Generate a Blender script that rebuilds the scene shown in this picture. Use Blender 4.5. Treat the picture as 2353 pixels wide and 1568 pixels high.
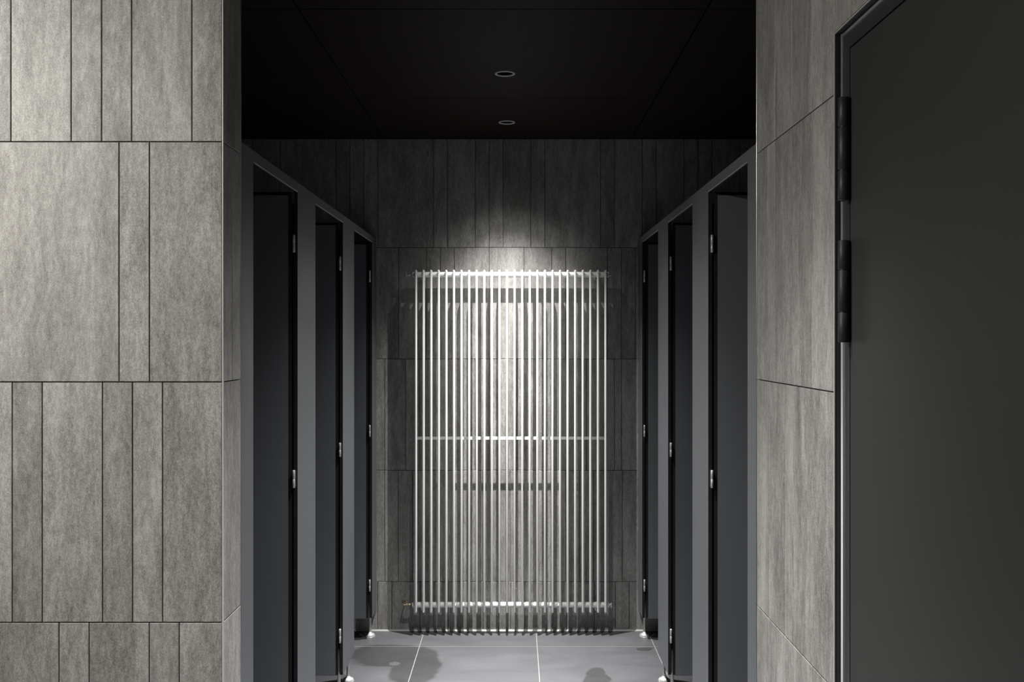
import bpy, bmesh, math, random
from mathutils import Vector, Matrix

for o in list(bpy.data.objects):
    bpy.data.objects.remove(o, do_unlink=True)
scene = bpy.context.scene
COL = scene.collection
random.seed(7)

# ------------------------------------------------------------------ camera
CAM_H = 1.573
cam_d = bpy.data.cameras.new('camera')
cam = bpy.data.objects.new('camera', cam_d)
COL.objects.link(cam)
cam.location = (0, 0, CAM_H)
cam.rotation_euler = (math.pi / 2, 0, 0)
cam_d.lens = 35.0
cam_d.sensor_width = 36.0
cam_d.shift_x = -7.5 / 2353
cam_d.shift_y = -5.0 / 2353
cam_d.clip_start = 0.02
scene.camera = cam

# ------------------------------------------------------------------ world, exposure, lamp powers
w = bpy.data.worlds.new('world')
scene.world = w
w.use_nodes = True
w.node_tree.nodes['Background'].inputs[0].default_value = (0.0, 0.0, 0.0, 1)
w.node_tree.nodes['Background'].inputs[1].default_value = 0.0
scene.view_settings.view_transform = 'Standard'
scene.view_settings.look = 'None'
scene.view_settings.exposure = 0.0
scene.view_settings.gamma = 1.0
scene.view_settings.use_curve_mapping = False

BEAMS = ((44, 460.0), (64, 115.0), (80, 160.0), (100, 17.0))   # each aisle downlight: cone angle in degrees, watts
OPAL_STRENGTH = 220.0    # the wash area's ceiling lamp, out of the picture on the camera's left
LAMP_X = -0.042
LAMP_D = [4.95, 4.04, 3.10, 2.02]

# ------------------------------------------------------------------ helpers
def link(o, parent=None):
    COL.objects.link(o)
    if parent is not None:
        o.parent = parent
    return o

def tag(o, label=None, cat=None, group=None, kind=None):
    if label: o['label'] = label
    if cat: o['category'] = cat
    if group: o['group'] = group
    if kind: o['kind'] = kind
    return o

def empty(name, loc=(0, 0, 0)):
    o = bpy.data.objects.new(name, None)
    o.empty_display_size = 0.05
    o.location = loc
    return link(o)

def mesh_obj(name, bm, mats, parent=None, smooth=False, loc=None):
    me = bpy.data.meshes.new(name)
    bm.normal_update()
    bm.to_mesh(me)
    bm.free()
    if not isinstance(mats, (list, tuple)):
        mats = [mats]
    for m in mats:
        me.materials.append(m)
    if smooth:
        for p in me.polygons:
            p.use_smooth = True
    o = bpy.data.objects.new(name, me)
    if loc is not None:
        o.location = loc
    return link(o, parent)

def box(bm, x0, x1, y0, y1, z0, z1, mi=0):
    x0, x1 = min(x0, x1), max(x0, x1)
    y0, y1 = min(y0, y1), max(y0, y1)
    z0, z1 = min(z0, z1), max(z0, z1)
    v = [bm.verts.new(c) for c in ((x0, y0, z0), (x1, y0, z0), (x1, y1, z0), (x0, y1, z0),
                                   (x0, y0, z1), (x1, y0, z1), (x1, y1, z1), (x0, y1, z1))]
    fs = []
    for idx in ((0, 3, 2, 1), (4, 5, 6, 7), (0, 1, 5, 4), (1, 2, 6, 5), (2, 3, 7, 6), (3, 0, 4, 7)):
        f = bm.faces.new([v[i] for i in idx]); f.material_index = mi; fs.append(f)
    return fs

def bevel_all(bm, off, seg=1):
    bmesh.ops.bevel(bm, geom=list(bm.edges), offset=off, segments=seg, affect='EDGES', profile=0.5)

def lathe(bm, prof, origin, axis='Z', n=24, mi=0):
    """prof: list of (radius, height) along axis from origin."""
    ox, oy, oz = origin
    rings = []
    for r, h in prof:
        ring = []
        cnt = n if r > 1e-6 else 1
        for i in range(cnt):
            a = 2 * math.pi * i / n
            c, s = r * math.cos(a), r * math.sin(a)
            if axis == 'Z': p = (ox + c, oy + s, oz + h)
            elif axis == 'X': p = (ox + h, oy + c, oz + s)
            else: p = (ox + s, oy + h, oz + c)
            ring.append(bm.verts.new(p))
        rings.append(ring)
    for a, b in zip(rings[:-1], rings[1:]):
        if len(a) == 1 and len(b) == 1:
            continue
        for i in range(n):
            j = (i + 1) % n
            if len(a) == 1: vs = [a[0], b[j], b[i]][::-1]
            elif len(b) == 1: vs = [a[i], a[j], b[0]]
            else: vs = [a[i], a[j], b[j], b[i]]
            f = bm.faces.new(vs); f.material_index = mi; f.smooth = True

def capsule_prof(r, h, n=4):
    p = []
    for i in range(n + 1):
        a = math.pi / 2 * i / n
        p.append((r * math.sin(a), r - r * math.cos(a)))
    for i in range(n + 1):
        a = math.pi / 2 * i / n
        p.append((r * math.cos(a), h - r + r * math.sin(a)))
    p[0] = (0, 0); p[-1] = (0, h)
    return p

def rod_prof(r, h, c=0.0008):
    return [(0, 0), (r - c, 0), (r, c), (r, h - c), (r - c, h), (0, h)]

# ------------------------------------------------------------------ materials
def new_mat(name):
    m = bpy.data.materials.new(name)
    m.use_nodes = True
    nt = m.node_tree
    bs = nt.nodes['Principled BSDF']
    return m, nt, bs

def N(nt, typ, **kw):
    n = nt.nodes.new(typ)
    for k, v in kw.items():
        setattr(n, k, v)
    return n

def math_n(nt, op, a, b=None, clamp=False):
    n = N(nt, 'ShaderNodeMath', operation=op, use_clamp=clamp)
    for i, v in enumerate((a, b)):
        if v is None: continue
        if isinstance(v, (int, float)): n.inputs[i].default_value = v
        else: nt.links.new(v, n.inputs[i])
    return n.outputs[0]

def noise(nt, vec, scale3, detail=3, rough=0.55, dist=0.0):
    mp = N(nt, 'ShaderNodeMapping')
    mp.inputs['Scale'].default_value = scale3
    nt.links.new(vec, mp.inputs['Vector'])
    n = N(nt, 'ShaderNodeTexNoise')
    n.inputs['Scale'].default_value = 1.0
    n.inputs['Detail'].default_value = detail
    n.inputs['Roughness'].default_value = rough
    n.inputs['Distortion'].default_value = dist
    nt.links.new(mp.outputs[0], n.inputs['Vector'])
    return n.outputs['Fac']

def ramp(nt, fac, stops):
    r = N(nt, 'ShaderNodeValToRGB')
    els = r.color_ramp.elements
    while len(els) < len(stops):
        els.new(0.5)
    for e, (p, c) in zip(els, stops):
        e.position = p
        e.color = (*c, 1) if len(c) == 3 else c
    nt.links.new(fac, r.inputs[0])
    return r.outputs[0]

def simple(name, col, rough=0.5, metal=0.0, spec=0.5, var=0.0, vscale=80, bump=0.0):
    m, nt, bs = new_mat(name)
    bs.inputs['Roughness'].default_value = rough
    bs.inputs['Metallic'].default_value = metal
    bs.inputs['Specular IOR Level'].default_value = spec
    tc = N(nt, 'ShaderNodeTexCoord')
    f = noise(nt, tc.outputs['Object'], (vscale,) * 3, 3)
    c0 = tuple(max(0, c * (1 - var)) for c in col)
    c1 = tuple(c * (1 + var) for c in col)
    nt.links.new(ramp(nt, f, [(0.3, c0), (0.7, c1)]), bs.inputs['Base Color'])
    if bump:
        b = N(nt, 'ShaderNodeBump')
        b.inputs['Strength'].default_value = bump
        b.inputs['Distance'].default_value = 0.0005
        nt.links.new(f, b.inputs['Height'])
        nt.links.new(b.outputs[0], bs.inputs['Normal'])
    return m

def make_tile_mat():
    m, nt, bs = new_mat('streaked_stone_tile')
    tc = N(nt, 'ShaderNodeTexCoord')
    oi = N(nt, 'ShaderNodeObjectInfo')
    sc = N(nt, 'ShaderNodeVectorMath', operation='MULTIPLY')
    comb = N(nt, 'ShaderNodeCombineXYZ')
    for i, k in enumerate((37.0, 11.0, 83.0)):
        nt.links.new(math_n(nt, 'MULTIPLY', oi.outputs['Random'], k), comb.inputs[i])
    add = N(nt, 'ShaderNodeVectorMath', operation='ADD')
    nt.links.new(tc.outputs['Object'], add.inputs[0])
    nt.links.new(comb.outputs[0], add.inputs[1])
    v = add.outputs[0]
    broad = noise(nt, v, (10, 10, 2.6), 4, 0.6, 0.9)
    streak = noise(nt, v, (40, 40, 5.5), 4, 0.65, 0.35)
    grain = noise(nt, v, (430, 430, 270), 2, 0.7)
    blot = noise(nt, v, (115, 115, 42), 3, 0.7)
    s = math_n(nt, 'MULTIPLY', math_n(nt, 'SUBTRACT', broad, 0.5), 0.75)
    s = math_n(nt, 'ADD', s, math_n(nt, 'MULTIPLY', math_n(nt, 'SUBTRACT', streak, 0.5), 0.55))
    s = math_n(nt, 'ADD', s, math_n(nt, 'MULTIPLY', math_n(nt, 'SUBTRACT', grain, 0.5), 0.95))
    s = math_n(nt, 'ADD', s, math_n(nt, 'MULTIPLY', math_n(nt, 'SUBTRACT', blot, 0.5), 0.70))
    s = math_n(nt, 'ADD', s, math_n(nt, 'MULTIPLY', math_n(nt, 'SUBTRACT', oi.outputs['Random'], 0.5), 0.13))
    s = math_n(nt, 'ADD', s, 0.5, True)
    col = ramp(nt, s, [(0.18, (0.150, 0.145, 0.136)), (0.5, (0.300, 0.293, 0.280)), (0.82, (0.49, 0.482, 0.468))])
    nt.links.new(col, bs.inputs['Base Color'])
    bs.inputs['Roughness'].default_value = 0.52
    bs.inputs['Specular IOR Level'].default_value = 0.35
    b = N(nt, 'ShaderNodeBump')
    b.inputs['Strength'].default_value = 0.25
    b.inputs['Distance'].default_value = 0.0008
    nt.links.new(s, b.inputs['Height'])
    nt.links.new(b.outputs[0], bs.inputs['Normal'])
    return m

def make_floor_mat():
    m, nt, bs = new_mat('slate_grey_floor_tile')
    ge = N(nt, 'ShaderNodeNewGeometry')
    P = ge.outputs['Position']
    broad = noise(nt, P, (3.2, 6.5, 3), 5, 0.6, 0.8)
    fine = noise(nt, P, (160, 160, 160), 3, 0.6)
    s = math_n(nt, 'ADD', math_n(nt, 'MULTIPLY', broad, 0.7), math_n(nt, 'MULTIPLY', fine, 0.3))
    col = ramp(nt, s, [(0.3, (0.064, 0.066, 0.072)), (0.7, (0.104, 0.106, 0.113))])
    # damp patches and scuffs with outlines of their own
    nz = N(nt, 'ShaderNodeTexNoise')
    nz.inputs['Scale'].default_value = 7.0
    nz.inputs['Detail'].default_value = 3.0
    nt.links.new(P, nz.inputs['Vector'])
    off = N(nt, 'ShaderNodeVectorMath', operation='MULTIPLY_ADD')
    nt.links.new(nz.outputs['Color'], off.inputs[0])
    off.inputs[1].default_value = (0.09, 0.13, 0)
    off.inputs[2].default_value = (-0.045, -0.065, 0)
    wv = N(nt, 'ShaderNodeVectorMath', operation='ADD')
    nt.links.new(P, wv.inputs[0]); nt.links.new(off.outputs[0], wv.inputs[1])
    def ellipse(cx, cy, rx, ry, soft=0.08):
        a = N(nt, 'ShaderNodeVectorMath', operation='SUBTRACT')
        nt.links.new(wv.outputs[0], a.inputs[0]); a.inputs[1].default_value = (cx, cy, 0)
        c = N(nt, 'ShaderNodeVectorMath', operation='MULTIPLY')
        nt.links.new(a.outputs[0], c.inputs[0]); c.inputs[1].default_value = (1 / rx, 1 / ry, 0)
        l = N(nt, 'ShaderNodeVectorMath', operation='LENGTH')
        nt.links.new(c.outputs[0], l.inputs[0])
        mr = N(nt, 'ShaderNodeMapRange')
        mr.inputs['From Min'].default_value = 1 - soft
        mr.inputs['From Max'].default_value = 1 + soft
        mr.inputs['To Min'].default_value = 1.0
        mr.inputs['To Max'].default_value = 0.0
        nt.links.new(l.outputs['Value'], mr.inputs['Value'])
        return mr.outputs[0]
    wet = None
    for e in ((-0.48, 4.78, 0.115, 0.30), (-0.64, 4.95, 0.19, 0.17),
              (0.375, 4.60, 0.062, 0.145), (0.66, 5.06, 0.05, 0.03)):
        x = ellipse(*e)
        wet = x if wet is None else math_n(nt, 'MAXIMUM', wet, x)
    dry = ellipse(-0.595, 4.84, 0.028, 0.03)
    wet = math_n(nt, 'MULTIPLY', wet, math_n(nt, 'SUBTRACT', 1.0, dry))
    dk = N(nt, 'ShaderNodeMix', data_type='RGBA', blend_type='MULTIPLY')
    dk.inputs['B'].default_value = (0.56, 0.56, 0.55, 1)
    nt.links.new(wet, dk.inputs['Factor'])
    nt.links.new(col, dk.inputs['A'])
    sc = noise(nt, P, (9, 22, 1), 4, 0.7, 1.5)
    scm = ramp(nt, sc, [(0.66, (0, 0, 0)), (0.73, (1, 1, 1))])
    dk2 = N(nt, 'ShaderNodeMix', data_type='RGBA', blend_type='MULTIPLY')
    dk2.inputs['B'].default_value = (0.72, 0.72, 0.72, 1)
    nt.links.new(scm, dk2.inputs['Factor'])
    nt.links.new(dk.outputs['Result'], dk2.inputs['A'])
    nt.links.new(dk2.outputs['Result'], bs.inputs['Base Color'])
    nt.links.new(math_n(nt, 'SUBTRACT', 0.5, math_n(nt, 'MULTIPLY', wet, 0.08)), bs.inputs['Roughness'])
    bs.inputs['Specular IOR Level'].default_value = 0.4
    b = N(nt, 'ShaderNodeBump')
    b.inputs['Strength'].default_value = 0.2
    b.inputs['Distance'].default_value = 0.0006
    nt.links.new(s, b.inputs['Height'])
    nt.links.new(b.outputs[0], bs.inputs['Normal'])
    return m

def make_mesh_mat():
    """black expanded-metal ceiling sheet: fine diamond holes"""
    m, nt, bs = new_mat('black_expanded_metal')
    ge = N(nt, 'ShaderNodeNewGeometry')
    sx = N(nt, 'ShaderNodeSeparateXYZ')
    nt.links.new(ge.outputs['Position'], sx.inputs[0])
    a = math_n(nt, 'ADD', math_n(nt, 'MULTIPLY', sx.outputs[0], 420.0), math_n(nt, 'MULTIPLY', sx.outputs[1], 260.0))
    b = math_n(nt, 'SUBTRACT', math_n(nt, 'MULTIPLY', sx.outputs[0], 420.0), math_n(nt, 'MULTIPLY', sx.outputs[1], 260.0))
    p = math_n(nt, 'MULTIPLY', math_n(nt, 'SINE', a), math_n(nt, 'SINE', b))
    f = math_n(nt, 'ADD', math_n(nt, 'MULTIPLY', p, 0.5), 0.5)
    nt.links.new(ramp(nt, f, [(0.35, (0.003, 0.0022, 0.0020)), (0.75, (0.034, 0.024, 0.021))]), bs.inputs['Base Color'])
    bs.inputs['Roughness'].default_value = 0.6
    bs.inputs['Specular IOR Level'].default_value = 0.05
    return m

M = {}
M['tile'] = make_tile_mat()
M['floor'] = make_floor_mat()
M['mesh'] = make_mesh_mat()
M['grout'] = simple('dark_wall_grout', (0.135, 0.132, 0.125), 0.9, var=0.15)
M['fgrout'] = simple('pale_floor_grout', (0.21, 0.21, 0.205), 0.85, var=0.08)
M['hpl'] = simple('anthracite_laminate', (0.126, 0.134, 0.146), 0.5, spec=0.32, var=0.06, vscale=900, bump=0.1)
M['core'] = simple('black_laminate_core', (0.017, 0.017, 0.018), 0.6, spec=0.2, var=0.2)
M['steel'] = simple('brushed_steel', (0.62, 0.62, 0.60), 0.28, 1.0, var=0.05, vscale=300)
M['alu'] = simple('satin_aluminium_edge', (0.78, 0.77, 0.74), 0.38, 0.45, var=0.03, vscale=200)
M['satin'] = simple('satin_chrome', (0.66, 0.66, 0.65), 0.42, 0.6, var=0.04, vscale=200)
M['footmetal'] = simple('polished_foot_plate', (0.80, 0.80, 0.79), 0.3, 0.55, var=0.03)
M['white'] = simple('white_radiator_enamel', (0.88, 0.88, 0.87), 0.32, spec=0.5, var=0.015)
M['brass'] = simple('worn_brass', (0.66, 0.60, 0.42), 0.35, 0.9, var=0.1, vscale=200)
M['doorpaint'] = simple('dark_grey_door_paint', (0.036, 0.0365, 0.036), 0.5, spec=0.3, var=0.05, vscale=1200, bump=0.1)
M['hinge'] = simple('black_hinge_coating', (0.030, 0.030, 0.031), 0.45, spec=0.4, var=0.1, vscale=500)
M['blackgap'] = simple('black_seal', (0.018, 0.018, 0.019), 0.7, spec=0.2, var=0.1)
M['plaster'] = simple('grey_plaster', (0.26, 0.255, 0.245), 0.85, var=0.05, vscale=30)
M['rim'] = simple('grey_lamp_rim', (0.55, 0.56, 0.57), 0.4, 0.2, var=0.03)
M['baffle'] = simple('dark_lamp_reflector', (0.10, 0.11, 0.13), 0.18, 1.0, var=0.3, vscale=260)
def emit(name, col, st):
    m, nt, bs = new_mat(name)
    bs.inputs['Base Color'].default_value = (*col, 1)
    bs.inputs['Emission Color'].default_value = (*col, 1)
    bs.inputs['Emission Strength'].default_value = st
    return m
M['lens'] = emit('lit_led_lens', (1, 0.97, 0.92), 3.0)
M['opal'] = emit('lit_opal_diffuser', (1, 0.965, 0.90), OPAL_STRENGTH)

# ------------------------------------------------------------------ the setting
BACK = 5.36                    # tiled face of the radiator wall
CEIL = 2.65
FRONT = 2.483                  # tiled face of the wall on the camera's left
XL, XR = -0.7298, 0.642        # reveal face, door wall face
SIDE_L, SIDE_R = -2.05, 1.95
ROWS = [0.0, 0.265, 0.865, 1.465, 2.065, CEIL]

def struct(name, bm, mat):
    o = mesh_obj(name, bm, mat)
    o['kind'] = 'structure'
    return o

_tiles = {}
def tile_mesh(wd, ht, th=0.009, ch=0.0009):
    key = (round(wd, 4), round(ht, 4))
    if key in _tiles: return _tiles[key]
    a, b = wd / 2, ht / 2
    V, F = [], []
    for (ax, az, y) in ((a, b, 0.0), (a, b, -th + ch), (a - ch, b - ch, -th)):
        V += [(-ax, y, -az), (ax, y, -az), (ax, y, az), (-ax, y, az)]
    F.append((8, 9, 10, 11)); F.append((3, 2, 1, 0))
    for k in (0, 4):
        for i in range(4):
            j = (i + 1) % 4
            F.append((k + i, k + j, k + 4 + j, k + 4 + i))
    me = bpy.data.meshes.new('tile')
    me.from_pydata(V, [], F); me.update()
    me.materials.append(M['tile'])
    _tiles[key] = me
    return me

JT = 0.0028
def put_tile(parent, u0, u1, z0, z1, place, rz):
    """place(u, z) -> world point on the wall substrate; rz turns the tile's -Y front."""
    if u1 - u0 < 0.012 or z1 - z0 < 0.012: return
    me = tile_mesh(u1 - u0 - JT, z1 - z0 - JT)
    o = bpy.data.objects.new('tile', me)
    o.location = place((u0 + u1) / 2, (z0 + z1) / 2)
    o.rotation_euler = (0, 0, rz)
    link(o, parent)

def tile_row(parent, cuts, z0, z1, place, rz):
    for a, b in zip(cuts[:-1], cuts[1:]):
        put_tile(parent, a, b, z0, z1, place, rz)

def fill_cuts(known, lo, hi, rng, mod=0.075):
    known = sorted(known)
    left, x = [], known[0]
    while x > lo:
        x -= mod * rng.choice((1, 1, 2, 2, 4)); left.append(max(x, lo))
    right, x = [], known[-1]
    while x < hi:
        x += mod * rng.choice((1, 1, 2, 2, 4)); right.append(min(x, hi))
    return sorted(set(left)) + known + right

def rand_between(a, b, rng, mod=0.075):
    out, x = [a], a
    while True:
        x += mod * rng.choice((1, 1, 2, 2, 4))
        if x >= b - 0.02: break
        out.append(x)
    return out + [b]

# floor
bm = bmesh.new(); box(bm, -3.2, 2.2, -2.3, 5.6, -0.12, -0.0003)
floor = struct('floor', bm, M['fgrout'])
_ft = {}
def floor_tile(x0, x1, y0, y1):
    g = 0.0022
    wx, wy = x1 - x0 - 2 * g, y1 - y0 - 2 * g
    k = (round(wx, 4), round(wy, 4))
    if k not in _ft:
        b2 = bmesh.new(); box(b2, -wx / 2, wx / 2, -wy / 2, wy / 2, -0.010, 0.0)
        me = bpy.data.meshes.new('floor_tile'); b2.to_mesh(me); b2.free()
        me.materials.append(M['floor']); _ft[k] = me
    o = bpy.data.objects.new('floor_tile', _ft[k])
    o.location = ((x0 + x1) / 2, (y0 + y1) / 2, 0)
    link(o, floor)
gx = [-3.1, -2.89, -2.29, -1.69, -1.09, -0.49, 0.112, 0.712, 1.312, 1.912, 2.1]
gy = [BACK + 0.0, 5.087, 4.487, 3.887, 3.287, 2.687, 2.087, 1.487, 0.887, 0.287, -0.313, -0.913, -1.513, -2.1][::-1]
for i in range(len(gx) - 1):
    for j in range(len(gy) - 1):
        floor_tile(gx[i], gx[i + 1], gy[j], gy[j + 1])

# radiator wall
bm = bmesh.new(); box(bm, SIDE_L - 0.1, SIDE_R + 0.1, BACK + 0.0075, BACK + 0.2, 0, CEIL + 0.1)
wall_back = struct('wall_back', bm, M['grout'])
kb = BACK / 2287.6
def pxb(p): return (p - 1184) * kb
rows_px = {
    4: [836, 868, 996, 1028, 1092, 1124, 1156, 1220, 1252, 1380, 1412],
    3: [916, 980, 1012, 1044, 1124, 1204, 1268, 1300, 1396, 1428],
    2: [884, 932, 964, 1028, 1092, 1124, 1188, 1252, 1284, 1348, 1412, 1428],
    1: [884, 915, 948, 1012, 1076, 1108, 1172, 1236, 1300, 1332, 1364, 1430],
    0: [900, 965, 997, 1030, 1110, 1174, 1206, 1270, 1302, 1366, 1414, 1446],
}
rng = random.Random(3)
for r in range(5):
    cuts = fill_cuts([pxb(p) for p in rows_px[r]], SIDE_L, SIDE_R, rng)
    tile_row(wall_back, cuts, ROWS[r], ROWS[r + 1], lambda u, z: (u, BACK + 0.009, z), 0.0)

# wall facing the camera on the left, with its short return into the aisle
bm = bmesh.new()
box(bm, -3.1, XL - 0.0075, FRONT + 0.0075, 2.648, 0, CEIL + 0.1)
wall_left = struct('wall_left', bm, M['grout'])
kf = FRONT / 2287.6
def pxf(p): return (p - 1184) * kf
edge_u = pxf(510.5)
front_px = {4: [25, 163.5, 233.5, 302.5, 441], 3: [-3, 273.5, 343.5], 2: [28, 97, 235.5, 304.5, 373.5], 1: [-3, 135.5, 204.5, 342.5, 411.5], 0: [60, 130, 268, 337, 406]}
rng = random.Random(11)
for r in range(5):
    cuts = [u for u in fill_cuts([pxf(p) for p in front_px[r]], -3.0, pxf(front_px[r][-1]), rng)]
    cuts = sorted(set(round(c, 5) for c in cuts)) + [edge_u]
    tile_row(wall_left, cuts, ROWS[r], ROWS[r + 1], lambda u, z: (u, FRONT + 0.009, z), 0.0)
    ret = {4: [2.494, 2.648], 3: [2.494, 2.566, 2.648], 2: [2.494, 2.648], 1: [2.494, 2.648], 0: [2.494, 2.560, 2.648]}[r]
    tile_row(wall_left, ret, ROWS[r], ROWS[r + 1], lambda u, z: (XL - 0.009, u, z), math.pi / 2)

# wall with the door on the right
D_OUT, D_TOP = 2.000, 2.185           # opening edges (depth of the far jamb, height of the head)
D_NEAR = 0.93
bm = bmesh.new()
box(bm, XR + 0.0075, XR + 0.16, D_OUT + 0.002, 2.648, 0, CEIL + 0.1)
box(bm, XR + 0.0075, XR + 0.16, D_NEAR, D_OUT + 0.002, D_TOP + 0.002, CEIL + 0.1)
box(bm, XR + 0.0075, XR + 0.16, -2.2, D_NEAR, 0, CEIL + 0.1)
box(bm, XR + 0.16, SIDE_R + 0.1, 2.50, 2.648, 0, CEIL + 0.1)
wall_right = struct('wall_right', bm, M['grout'])
rng = random.Random(5)
pr = lambda u, z: (XR + 0.009, u, z)
right_cuts = {4: [D_OUT + .004, 2.161, 2.311, 2.461, 2.646], 3: [D_OUT + .004, 2.161, 2.236, 2.461, 2.536, 2.646], 2: [D_OUT + .004, 2.30, 2.375, 2.525, 2.646],
              1: [D_OUT + .004, 2.15, 2.30, 2.45, 2.646], 0: [D_OUT + .004, 2.15, 2.30, 2.45, 2.646]}
for r in range(5):
    tile_row(wall_right, right_cuts[r], ROWS[r], ROWS[r + 1], pr, -math.pi / 2)
    tile_row(wall_right, rand_between(-2.1, D_NEAR - 0.004, rng), ROWS[r], ROWS[r + 1], pr, -math.pi / 2)
tile_row(wall_right, rand_between(D_NEAR - .004, D_OUT + .004, rng), D_TOP + .004, CEIL, pr, -math.pi / 2)

# walls out of view: cubicle sides and the wash area behind the camera
for nm, b in (('wall_side_left', (SIDE_L - 0.12, SIDE_L, 2.648, BACK)), ('wall_side_right', (SIDE_R, SIDE_R + 0.12, 2.648, BACK)),
              ('wall_far_left', (-3.2, -3.0, -2.2, FRONT)), ('wall_rear', (-3.2, XR + 0.16, -2.3, -2.1))):
    bm = bmesh.new(); box(bm, b[0], b[1], b[2], b[3], 0, CEIL + 0.1)
    struct(nm, bm, M['plaster'])

# ceiling: black expanded-metal sheets under a dark slab
bm = bmesh.new(); box(bm, -3.2, 2.2, -2.3, 5.6, CEIL + 0.06, CEIL + 0.25)
ceiling = struct('ceiling', bm, M['blackgap'])
cx = [-3.0, -2.044, -0.709, 0.626, SIDE_R]
cy = [-2.1, -1.55, -0.35, 0.85, 2.05, 3.25, 4.45, BACK]
HOLE = 0.0345
def panel(x0, x1, y0, y1):
    g = 0.0025
    lamps = [(LAMP_X, d) for d in LAMP_D if x0 < LAMP_X < x1 and y0 < d < y1]
    bm = bmesh.new()
    if not lamps:
        box(bm, x0 + g, x1 - g, y0 + g, y1 - g, CEIL, CEIL + 0.004)
    else:
        (lx, ly) = lamps[0]
        ys = [y0 + g] + [(a[1] + b[1]) / 2 for a, b in zip(sorted(lamps, key=lambda t: t[1])[:-1], sorted(lamps, key=lambda t: t[1])[1:])] + [y1 - g]
        for (ax, ay), ya, yb in zip(sorted(lamps, key=lambda t: t[1]), ys[:-1], ys[1:]):
            n = 32
            inner = [(ax + HOLE * math.cos(2 * math.pi * i / n), ay + HOLE * math.sin(2 * math.pi * i / n)) for i in range(n)]
            outer = []
            for i in range(n):
                c, s = math.cos(2 * math.pi * i / n), math.sin(2 * math.pi * i / n)
                t = min(((x1 - g - ax) / c if c > 1e-9 else 1e9), ((x0 + g - ax) / c if c < -1e-9 else 1e9),
                        ((yb - ay) / s if s > 1e-9 else 1e9), ((ya - ay) / s if s < -1e-9 else 1e9))
                outer.append((ax + c * t, ay + s * t))
            corners = [(x1 - g, yb), (x0 + g, yb), (x0 + g, ya), (x1 - g, ya)]
            vi = [bm.verts.new((x, y, CEIL)) for x, y in inner]
            vo = [bm.verts.new((x, y, CEIL)) for x, y in outer]
            for i in range(n):
                j = (i + 1) % n
                a, b = outer[i], outer[j]
                vs = [vi[i], vi[j], vo[j]]
                for c in corners:
                    # corner lying between two rays that hit different sides
                    if abs(a[0] - b[0]) > 1e-6 and abs(a[1] - b[1]) > 1e-6 and \
                       (abs(c[0] - a[0]) < 1e-6 or abs(c[1] - a[1]) < 1e-6) and (abs(c[0] - b[0]) < 1e-6 or abs(c[1] - b[1]) < 1e-6):
                        vs.append(bm.verts.new((c[0], c[1], CEIL)))
                vs.append(vo[i])
                bm.faces.new(vs[::-1])
        bmesh.ops.remove_doubles(bm, verts=list(bm.verts), dist=1e-5)
    mesh_obj('ceiling_panel', bm, M['mesh'], ceiling)
for i in range(len(cx) - 1):
    for j in range(len(cy) - 1):
        panel(cx[i], cx[i + 1], cy[j], cy[j + 1])

# metal edge profiles
def trim(name, bm, mat): return struct(name, bm, mat)
bm = bmesh.new()
box(bm, XL - 0.0012, XL + 0.0010, FRONT - 0.0006, FRONT + 0.002, 0, CEIL)
lathe(bm, [(0.0022, 0), (0.0022, CEIL)], (XL - 0.0008, FRONT + 0.0065, 0), 'Z', 10)
trim('trim_1', bm, M['alu'])
bm = bmesh.new(); lathe(bm, [(0.0016, 0), (0.0016, CEIL)], (XL - 0.0002, 2.648, 0), 'Z', 10)
trim('trim_2', bm, M['steel'])
bm = bmesh.new(); lathe(bm, [(0.0016, 0), (0.0016, CEIL)], (XR + 0.0002, 2.648, 0), 'Z', 10)
trim('trim_3', bm, M['steel'])
bm = bmesh.new()
box(bm, XR - 0.0010, XR + 0.010, D_OUT + 0.0000, D_OUT + 0.0045, 0, D_TOP + 0.003)
box(bm, XR - 0.0006, XR + 0.010, D_NEAR, D_OUT + 0.003, D_TOP + 0.0005, D_TOP + 0.003)
trim('trim_4', bm, M['alu'])
bm = bmesh.new()   # silicone bead along the foot of the radiator wall
v = [bm.verts.new(p) for p in ((SIDE_L, BACK - 0.006, 0.0), (SIDE_R, BACK - 0.006, 0.0), (SIDE_R, BACK + 0.001, 0.009), (SIDE_L, BACK + 0.001, 0.009), (SIDE_L, BACK + 0.002, 0.0), (SIDE_R, BACK + 0.002, 0.0))]
for f in ((0, 1, 2, 3), (0, 3, 4), (1, 5, 2), (3, 2, 5, 4), (0, 4, 5, 1)):
    bm.faces.new([v[i] for i in f])
trim('trim_5', bm, simple('grey_silicone', (0.36, 0.36, 0.35), 0.5))

# ------------------------------------------------------------------ the grey door in the right wall
door = empty('door_1', (XR, (D_OUT + D_NEAR) / 2, 0))
door['kind'] = 'structure'
tag(door, 'dark grey flush steel door with black barrel hinges', 'door')
def dpart(name, bm, mat, smooth=False, parent=None):
    """parts built in world coordinates, re-based on the door's origin"""
    p = parent or door
    o = mesh_obj(name, bm, mat, p, smooth)
    base = door.location if p is door else Vector((0, 0, 0))
    o.matrix_parent_inverse = Matrix.Translation(-door.location) if p is door else Matrix.Identity(4)
    return o
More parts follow.
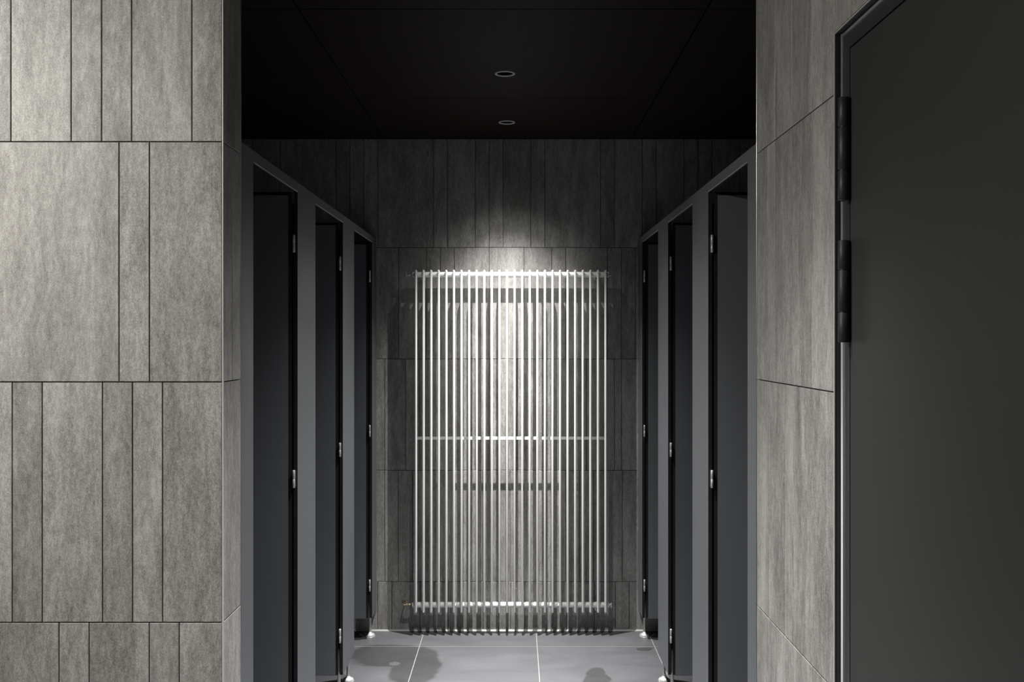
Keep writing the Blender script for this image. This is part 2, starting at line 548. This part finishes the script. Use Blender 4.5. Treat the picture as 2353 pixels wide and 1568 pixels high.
# the frame sits 12 mm back in the tiled wall: a return facing the room, a sealant bead in the corner, a flat face, the leaf
FX = XR + 0.012
F1, T1 = 1.9475, 2.1436               # inner edge of the frame face (depth, height)
M['frame'] = simple('dark_grey_frame_enamel', (0.036, 0.037, 0.039), 0.34, spec=0.5, var=0.04, vscale=1200)
M['sealant'] = simple('grey_sealant_bead', (0.26, 0.265, 0.27), 0.3, spec=0.5, var=0.05)
bm = bmesh.new()
box(bm, FX, FX + 0.05, F1, D_OUT, 0.0, T1)
box(bm, FX, FX + 0.05, D_NEAR, D_OUT, T1, D_TOP)
box(bm, FX, FX + 0.05, D_NEAR, D_NEAR + 0.05, 0.0, T1)
dpart('frame', bm, M['frame'])
bm = bmesh.new(); box(bm, XR + 0.0005, FX, D_OUT - 0.0012, D_OUT - 0.0002, 0.0, D_TOP); box(bm, XR + 0.0005, FX, D_NEAR, D_OUT - 0.0012, D_TOP - 0.0012, D_TOP - 0.0002)
dpart('frame_return', bm, M['frame'])
bm = bmesh.new()
lathe(bm, [(0.0, 0), (0.0034, 0), (0.0034, D_TOP - 0.004), (0.0, D_TOP - 0.004)], (FX - 0.0004, D_OUT - 0.012, 0), 'Z', 16)
lathe(bm, [(0.0, 0), (0.0034, 0), (0.0034, D_OUT - 0.012 - D_NEAR), (0.0, D_OUT - 0.012 - D_NEAR)], (FX - 0.0004, D_NEAR, D_TOP - 0.0075), 'Y', 16)
dpart('sealant_bead', bm, M['sealant'])
bm = bmesh.new(); box(bm, FX + 0.012, FX + 0.05, D_NEAR + 0.05, F1, 0.0, T1)
dpart('door_rebate', bm, M['blackgap'])
bm = bmesh.new(); box(bm, FX + 0.0004, FX + 0.012, D_NEAR + 0.053, F1 - 0.0022, 0.006, T1 - 0.003); bevel_all(bm, 0.0008, 1)
dpart('leaf', bm, M['doorpaint'])
def barrel_hinge(z0, z1, cuts):
    hy, hx, r = F1 - 0.0005, XR + 0.0006, 0.0111
    parts = [z0] + cuts + [z1]
    h = None
    bm = bmesh.new()
    for a, b in zip(parts[:-1], parts[1:]):
        lathe(bm, rod_prof(r, b - a - 0.0014, 0.0012), (hx, hy, a), 'Z', 28)
    lathe(bm, [(r - 0.002, 0), (r - 0.002, z1 - z0 - 0.004)], (hx, hy, z0 + 0.002), 'Z', 16)
    box(bm, hx + 0.004, FX + 0.0015, hy + 0.0005, hy + 0.0065, z0 + 0.004, z1 - 0.004)
    dpart('hinge', bm, M['hinge'])
barrel_hinge(1.843, 2.0465, [1.9034, 1.988])
barrel_hinge(1.566, 1.767, [1.6258, 1.7084])
barrel_hinge(0.30, 0.50, [0.358, 0.442])

# ------------------------------------------------------------------ toilet cubicles
PX = {-1: -0.7477, 1: 0.663}
PT = 0.013
Z0, ZH, ZT = 0.115, 2.077, 2.111
OPEN = [(2.841, 3.420), (3.725, 4.318), (4.620, 5.199)]
PIL = [(2.6500, 2.841), (3.420, 3.725), (4.318, 4.620), (5.199, BACK - 0.001)]

def part(name, bm, mats, parent, root, smooth=False):
    o = mesh_obj(name, bm, mats, parent, smooth)
    if parent is root:
        o.matrix_parent_inverse = Matrix.Translation(-root.location)
    return o

def slab(bm, x0, x1, y0, y1, z0, z1, axis):
    """laminate board: broad faces slot 0, edges slot 1"""
    fs = box(bm, x0, x1, y0, y1, z0, z1, 0)
    for f in fs:
        f.normal_update()
        n = f.normal
        if abs(n[axis]) < 0.5: f.material_index = 1

def pilaster(root, s, y0, y1, legs):
    x = PX[s]
    bm = bmesh.new(); slab(bm, x, x + s * PT, y0, y1, Z0, ZT, 0)
    part('front_panel', bm, [M['hpl'], M['core']], root, root)
    for ly in legs:
        lx = x + s * (PT + 0.0078)
        bm = bmesh.new(); lathe(bm, rod_prof(0.0075, 0.236), (lx, ly, 0.004), 'Z', 20)
        leg = part('leg', bm, M['satin'], root, root)
        bm = bmesh.new()
        lathe(bm, [(0.0, 0.0), (0.0265, 0.0), (0.0265, 0.0025), (0.0255, 0.007), (0.0225, 0.0115), (0.017, 0.0145), (0.0098, 0.0165), (0.0098, 0.022), (0.0, 0.022)], (lx, ly, 0.0), 'Z', 28)
        part('foot', bm, M['footmetal'], leg, root)
        bm = bmesh.new()
        lathe(bm, rod_prof(0.0105, 0.022), (lx, ly, 0.222), 'Z', 20)
        part('leg_clamp', bm, M['core'], leg, root)

def cubicle(i, s, label):
    x = PX[s]
    y0, y1 = OPEN[i]
    root = empty('toilet_cubicle', (x, y1, 0))
    tag(root, label, 'toilet cubicle', 'toilet cubicles along the aisle')
    if i == 0:
        pilaster(root, s, *PIL[0], [2.80])
    a, b = PIL[i + 1]
    pilaster(root, s, a, b, [a + 0.02, b - 0.043] if i < 2 else [a + 0.068])
    # head rail over the doorway, with its bright lower edge
    bm = bmesh.new(); slab(bm, x, x + s * PT, y0, y1, ZH + 0.003, ZT, 0)
    hr = part('head_rail', bm, [M['hpl'], M['core']], root, root)
    bm = bmesh.new(); box(bm, x - s * 0.0012, x + s * 0.002, y0, y1, ZH, ZH + 0.0028)
    part('edge_strip', bm, M['satin'], hr, root)
    # partition to the next cubicle
    if i < 2:
        m = (a + b) / 2
        bm = bmesh.new(); slab(bm, x + s * PT, (SIDE_L if s < 0 else SIDE_R), m - 0.0065, m + 0.0065, Z0, ZH - 0.02, 1)
        part('partition', bm, [M['hpl'], M['core']], root, root)
    # door leaf, swung inwards a quarter turn on the far jamb
    lx0 = x + s * 0.0205
    lx1 = lx0 + s * 0.572
    bm = bmesh.new(); box(bm, lx0, lx1, y1 - 0.004, y1 + 0.005, Z0, ZH)
    dr = part('door', bm, M['core'], root, root)
    bm = bmesh.new(); slab(bm, lx0 + s * 0.009, lx1 - s * 0.009, y1 - 0.013, y1 - 0.004, Z0, ZH - 0.012, 1)
    part('door_face', bm, [M['hpl'], M['core']], dr, root)
    for hz in (1.899, 1.093, 0.287):
        bm = bmesh.new()
        hx, hy = x + s * 0.0105, y1 - 0.0135
        for q in (0, 1):
            lathe(bm, rod_prof(0.0046, 0.0298), (hx, hy, hz - 0.0305 + q * 0.0308), 'Z', 18)
        box(bm, hx - 0.003, hx + 0.003, hy, y1, hz - 0.028, hz + 0.028)
        part('hinge', bm, M['satin'], dr, root)
    return root

where = ['farthest from the radiator', 'in mid-row', 'beside the radiator']
sidew = {-1: 'across from the hinged door', 1: "on the hinged door's side"}
for s in (-1, 1):
    for i in range(3):
        cubicle(i, s, 'open anthracite toilet cubicle %s, %s' % (where[i], sidew[s]))

# ------------------------------------------------------------------ radiator
rad = empty('radiator', (-0.023, BACK - 0.06, 0.11))
tag(rad, 'tall white tubular radiator of slim upright tubes on the tiled end wall', 'radiator')
HY = BACK - 0.052          # header pipe axis
TY = HY - 0.0205           # tube axis
def rpart(name, bm, mat, parent=None, smooth=False):
    return part(name, bm, mat, parent or rad, rad, smooth)
ZTOP, ZBOT = 1.915, 0.154
headers = []
for hz in (ZTOP, ZBOT):
    bm = bmesh.new()
    lathe(bm, [(0, 0), (0.0125, 0), (0.0148, 0.003), (0.0150, 0.006), (0.0150, 1.0435), (0.0148, 1.0465), (0.0125, 1.0495), (0, 1.0495)], (-0.548, HY, hz), 'X', 32)
    headers.append(rpart('header_pipe', bm, M['white']))
NT = 26
X0, X1 = -0.5258, 0.4785
FIN_F, FIN_B, FIN_R, FIN_H = -0.0440, -0.0190, 0.0058, 1.8157      # front and rear round of the flat tube, about the header axis
def fin_mesh():
    bm = bmesh.new()
    def loop(ins, z):
        r = FIN_R - ins
        pts = []
        for i in range(7):
            a = math.pi * i / 6
            pts.append((r * math.cos(a), FIN_B + r * math.sin(a), z))
        for i in range(7):
            a = math.pi + math.pi * i / 6
            pts.append((r * math.cos(a), FIN_F + r * math.sin(a), z))
        return [bm.verts.new(p) for p in pts]
    seq = [(i_, FIN_R * (1 - math.sqrt(1 - ((FIN_R - i_) / FIN_R) ** 2))) for i_ in (FIN_R * 0.94, FIN_R * 0.6, FIN_R * 0.3, FIN_R * 0.1, 0.0)]
    loops = [loop(i_, z_) for i_, z_ in seq] + [loop(i_, FIN_H - z_) for i_, z_ in seq[::-1]]
    n = len(loops[0])
    for A, B in zip(loops[:-1], loops[1:]):
        for i in range(n):
            j = (i + 1) % n
            f = bm.faces.new((A[i], A[j], B[j], B[i])); f.smooth = True
    bm.faces.new(loops[0][::-1]); bm.faces.new(loops[-1])
    me = bpy.data.meshes.new('tube'); bm.normal_update(); bm.to_mesh(me); bm.free()
    me.materials.append(M['white'])
    return me
tube_me = fin_mesh()
for k in range(NT):
    x = X0 + (X1 - X0) * k / (NT - 1)
    o = bpy.data.objects.new('tube', tube_me)
    o.location = (x, HY, 0.1223)
    link(o, rad)
    o.matrix_parent_inverse = Matrix.Translation(-rad.location)
bm = bmesh.new(); box(bm, X0, X1, HY - 0.0085, HY - 0.0045, 1.036, 1.052)
rpart('spacer_bar', bm, M['white'])
# brackets holding each header to the wall
for hz, dz in ((ZTOP, -0.020), (ZBOT, -0.014)):
    for bx in (-0.492, 0.434):
        bm = bmesh.new()
        for o_ in (-0.008, 0.008):
            box(bm, bx + o_ - 0.001, bx + o_ + 0.001, HY - 0.010, BACK - 0.0008, hz - 0.026, hz + 0.004)
        box(bm, bx - 0.009, bx + 0.009, HY - 0.004, BACK - 0.0008, hz - 0.028, hz - 0.026)
        lathe(bm, [(0.0155, -0.006), (0.0162, -0.006), (0.0162, 0.006), (0.0155, 0.006)], (bx, HY, hz), 'X', 24)
        rpart('bracket', bm, M['white'])
# valves and plugs
def hexnut(bm, x, z, r, l): lathe(bm, [(0, 0), (r, 0), (r, l), (0, l)], (x, HY, z), 'X', 6)
bm = bmesh.new()
hexnut(bm, -0.5575, ZBOT + 0.003, 0.0085, 0.0095)
lathe(bm, rod_prof(0.0050, 0.022), (-0.578, HY, ZBOT + 0.002), 'X', 14)
lathe(bm, rod_prof(0.0072, 0.008), (-0.583, HY, ZBOT + 0.001), 'X', 6)
lathe(bm, rod_prof(0.0040, 0.016), (-0.598, HY, ZBOT), 'X', 14)
lathe(bm, rod_prof(0.0045, BACK - HY - 0.001), (-0.596, HY, ZBOT - 0.001), 'Y', 14)
lathe(bm, rod_prof(0.0030, 0.014), (-0.580, HY, ZBOT + 0.006), 'Z', 10)
lathe(bm, rod_prof(0.014, 0.004), (-0.596, BACK - 0.005, ZBOT - 0.001), 'Y', 20)
v_ = rpart('valve', bm, M['brass']); v_['label'] = 'brass shut-off valve'
bm = bmesh.new()
hexnut(bm, -0.5565, ZTOP - 0.003, 0.0055, 0.0085)
lathe(bm, rod_prof(0.0035, 0.026), (-0.582, HY, ZTOP - 0.003), 'X', 12)
lathe(bm, rod_prof(0.0055, 0.006), (-0.585, HY, ZTOP - 0.003), 'X', 6)
lathe(bm, rod_prof(0.0025, 0.012), (-0.582, HY, ZTOP - 0.001), 'Z', 10)
rpart('bleed_valve', bm, M['satin'])
bm = bmesh.new()
lathe(bm, rod_prof(0.005, 0.010), (0.5015, HY, ZBOT), 'X', 12)
lathe(bm, rod_prof(0.0085, 0.0075), (0.5075, HY, ZBOT + 0.003), 'X', 6)
lathe(bm, rod_prof(0.0055, 0.012), (0.512, HY - 0.004, ZBOT - 0.014), 'Z', 10)
rpart('end_plug', bm, M['satin'])
bm = bmesh.new()
lathe(bm, rod_prof(0.0055, 0.011), (0.5015, HY, ZTOP - 0.002), 'X', 6)
rpart('end_plug', bm, M['satin'])

# ------------------------------------------------------------------ downlights
ordw = ['above the radiator', 'second from the radiator wall', 'third from the radiator wall', 'fourth from the radiator wall',
        'fifth from the radiator wall', 'sixth from the radiator wall', 'seventh from the radiator wall']
beams = []
for ang, pw in BEAMS:
    l = bpy.data.lights.new('downlight_beam', 'SPOT')
    l.energy = pw
    l.spot_size = math.radians(ang)
    l.spot_blend = 1.0
    l.shadow_soft_size = 0.006
    l.color = (1.0, 0.985, 0.96)
    beams.append(l)
for n, d in enumerate(LAMP_D):
    off = '_offscreen' if d < 3.2 else ''      # the row goes on towards the camera above the frame
    root = empty('downlight' + off, (LAMP_X, d, CEIL))
    tag(root, 'round recessed downlight in the black mesh ceiling, %s' % ordw[n], 'downlight', 'downlights along the aisle')
    def lp(name, bm, mat, smooth=True, parent=root):
        return mesh_obj(name, bm, mat, parent, smooth)
    bm = bmesh.new()
    lathe(bm, [(0.0330, 0.001), (0.0335, -0.0022), (0.0360, -0.0036), (0.0405, -0.0026), (0.0415, 0.0)], (0, 0, 0), 'Z', 40)
    lp('rim', bm, M['rim'])
    bm = bmesh.new()
    lathe(bm, [(0.0335, 0.0), (0.0325, 0.010), (0.0300, 0.022), (0.0250, 0.034), (0.0170, 0.042), (0.0150, 0.043)], (0, 0, 0), 'Z', 18)
    lp('reflector', bm, M['baffle'], False)
    bm = bmesh.new()
    lathe(bm, [(0.0150, 0.043), (0.0, 0.043)], (0, 0, 0), 'Z', 24)
    lp('lens' + off, bm, M['lens'])
    for l in beams:
        lo = bpy.data.objects.new('downlight_beam' + off, l)
        lo.location = (0, 0, 0.004)
        link(lo, root)

# ------------------------------------------------------------------ lights of the wash area
root = empty('ceiling_light_offscreen', (-1.95, 1.35, CEIL))
tag(root, 'round opal light on the ceiling of the wash area', 'ceiling light')
bm = bmesh.new()
lathe(bm, [(0.0, -0.001), (0.165, -0.001), (0.165, -0.03), (0.158, -0.03)], (0, 0, 0), 'Z', 40)
mesh_obj('housing', bm, M['rim'], root, True)
bm = bmesh.new()
lathe(bm, [(0.158, -0.03), (0.156, -0.075), (0.14, -0.095), (0.08, -0.105), (0.0, -0.107)], (0, 0, 0), 'Z', 40)
mesh_obj('diffuser_offscreen', bm, M['opal'], root, True)
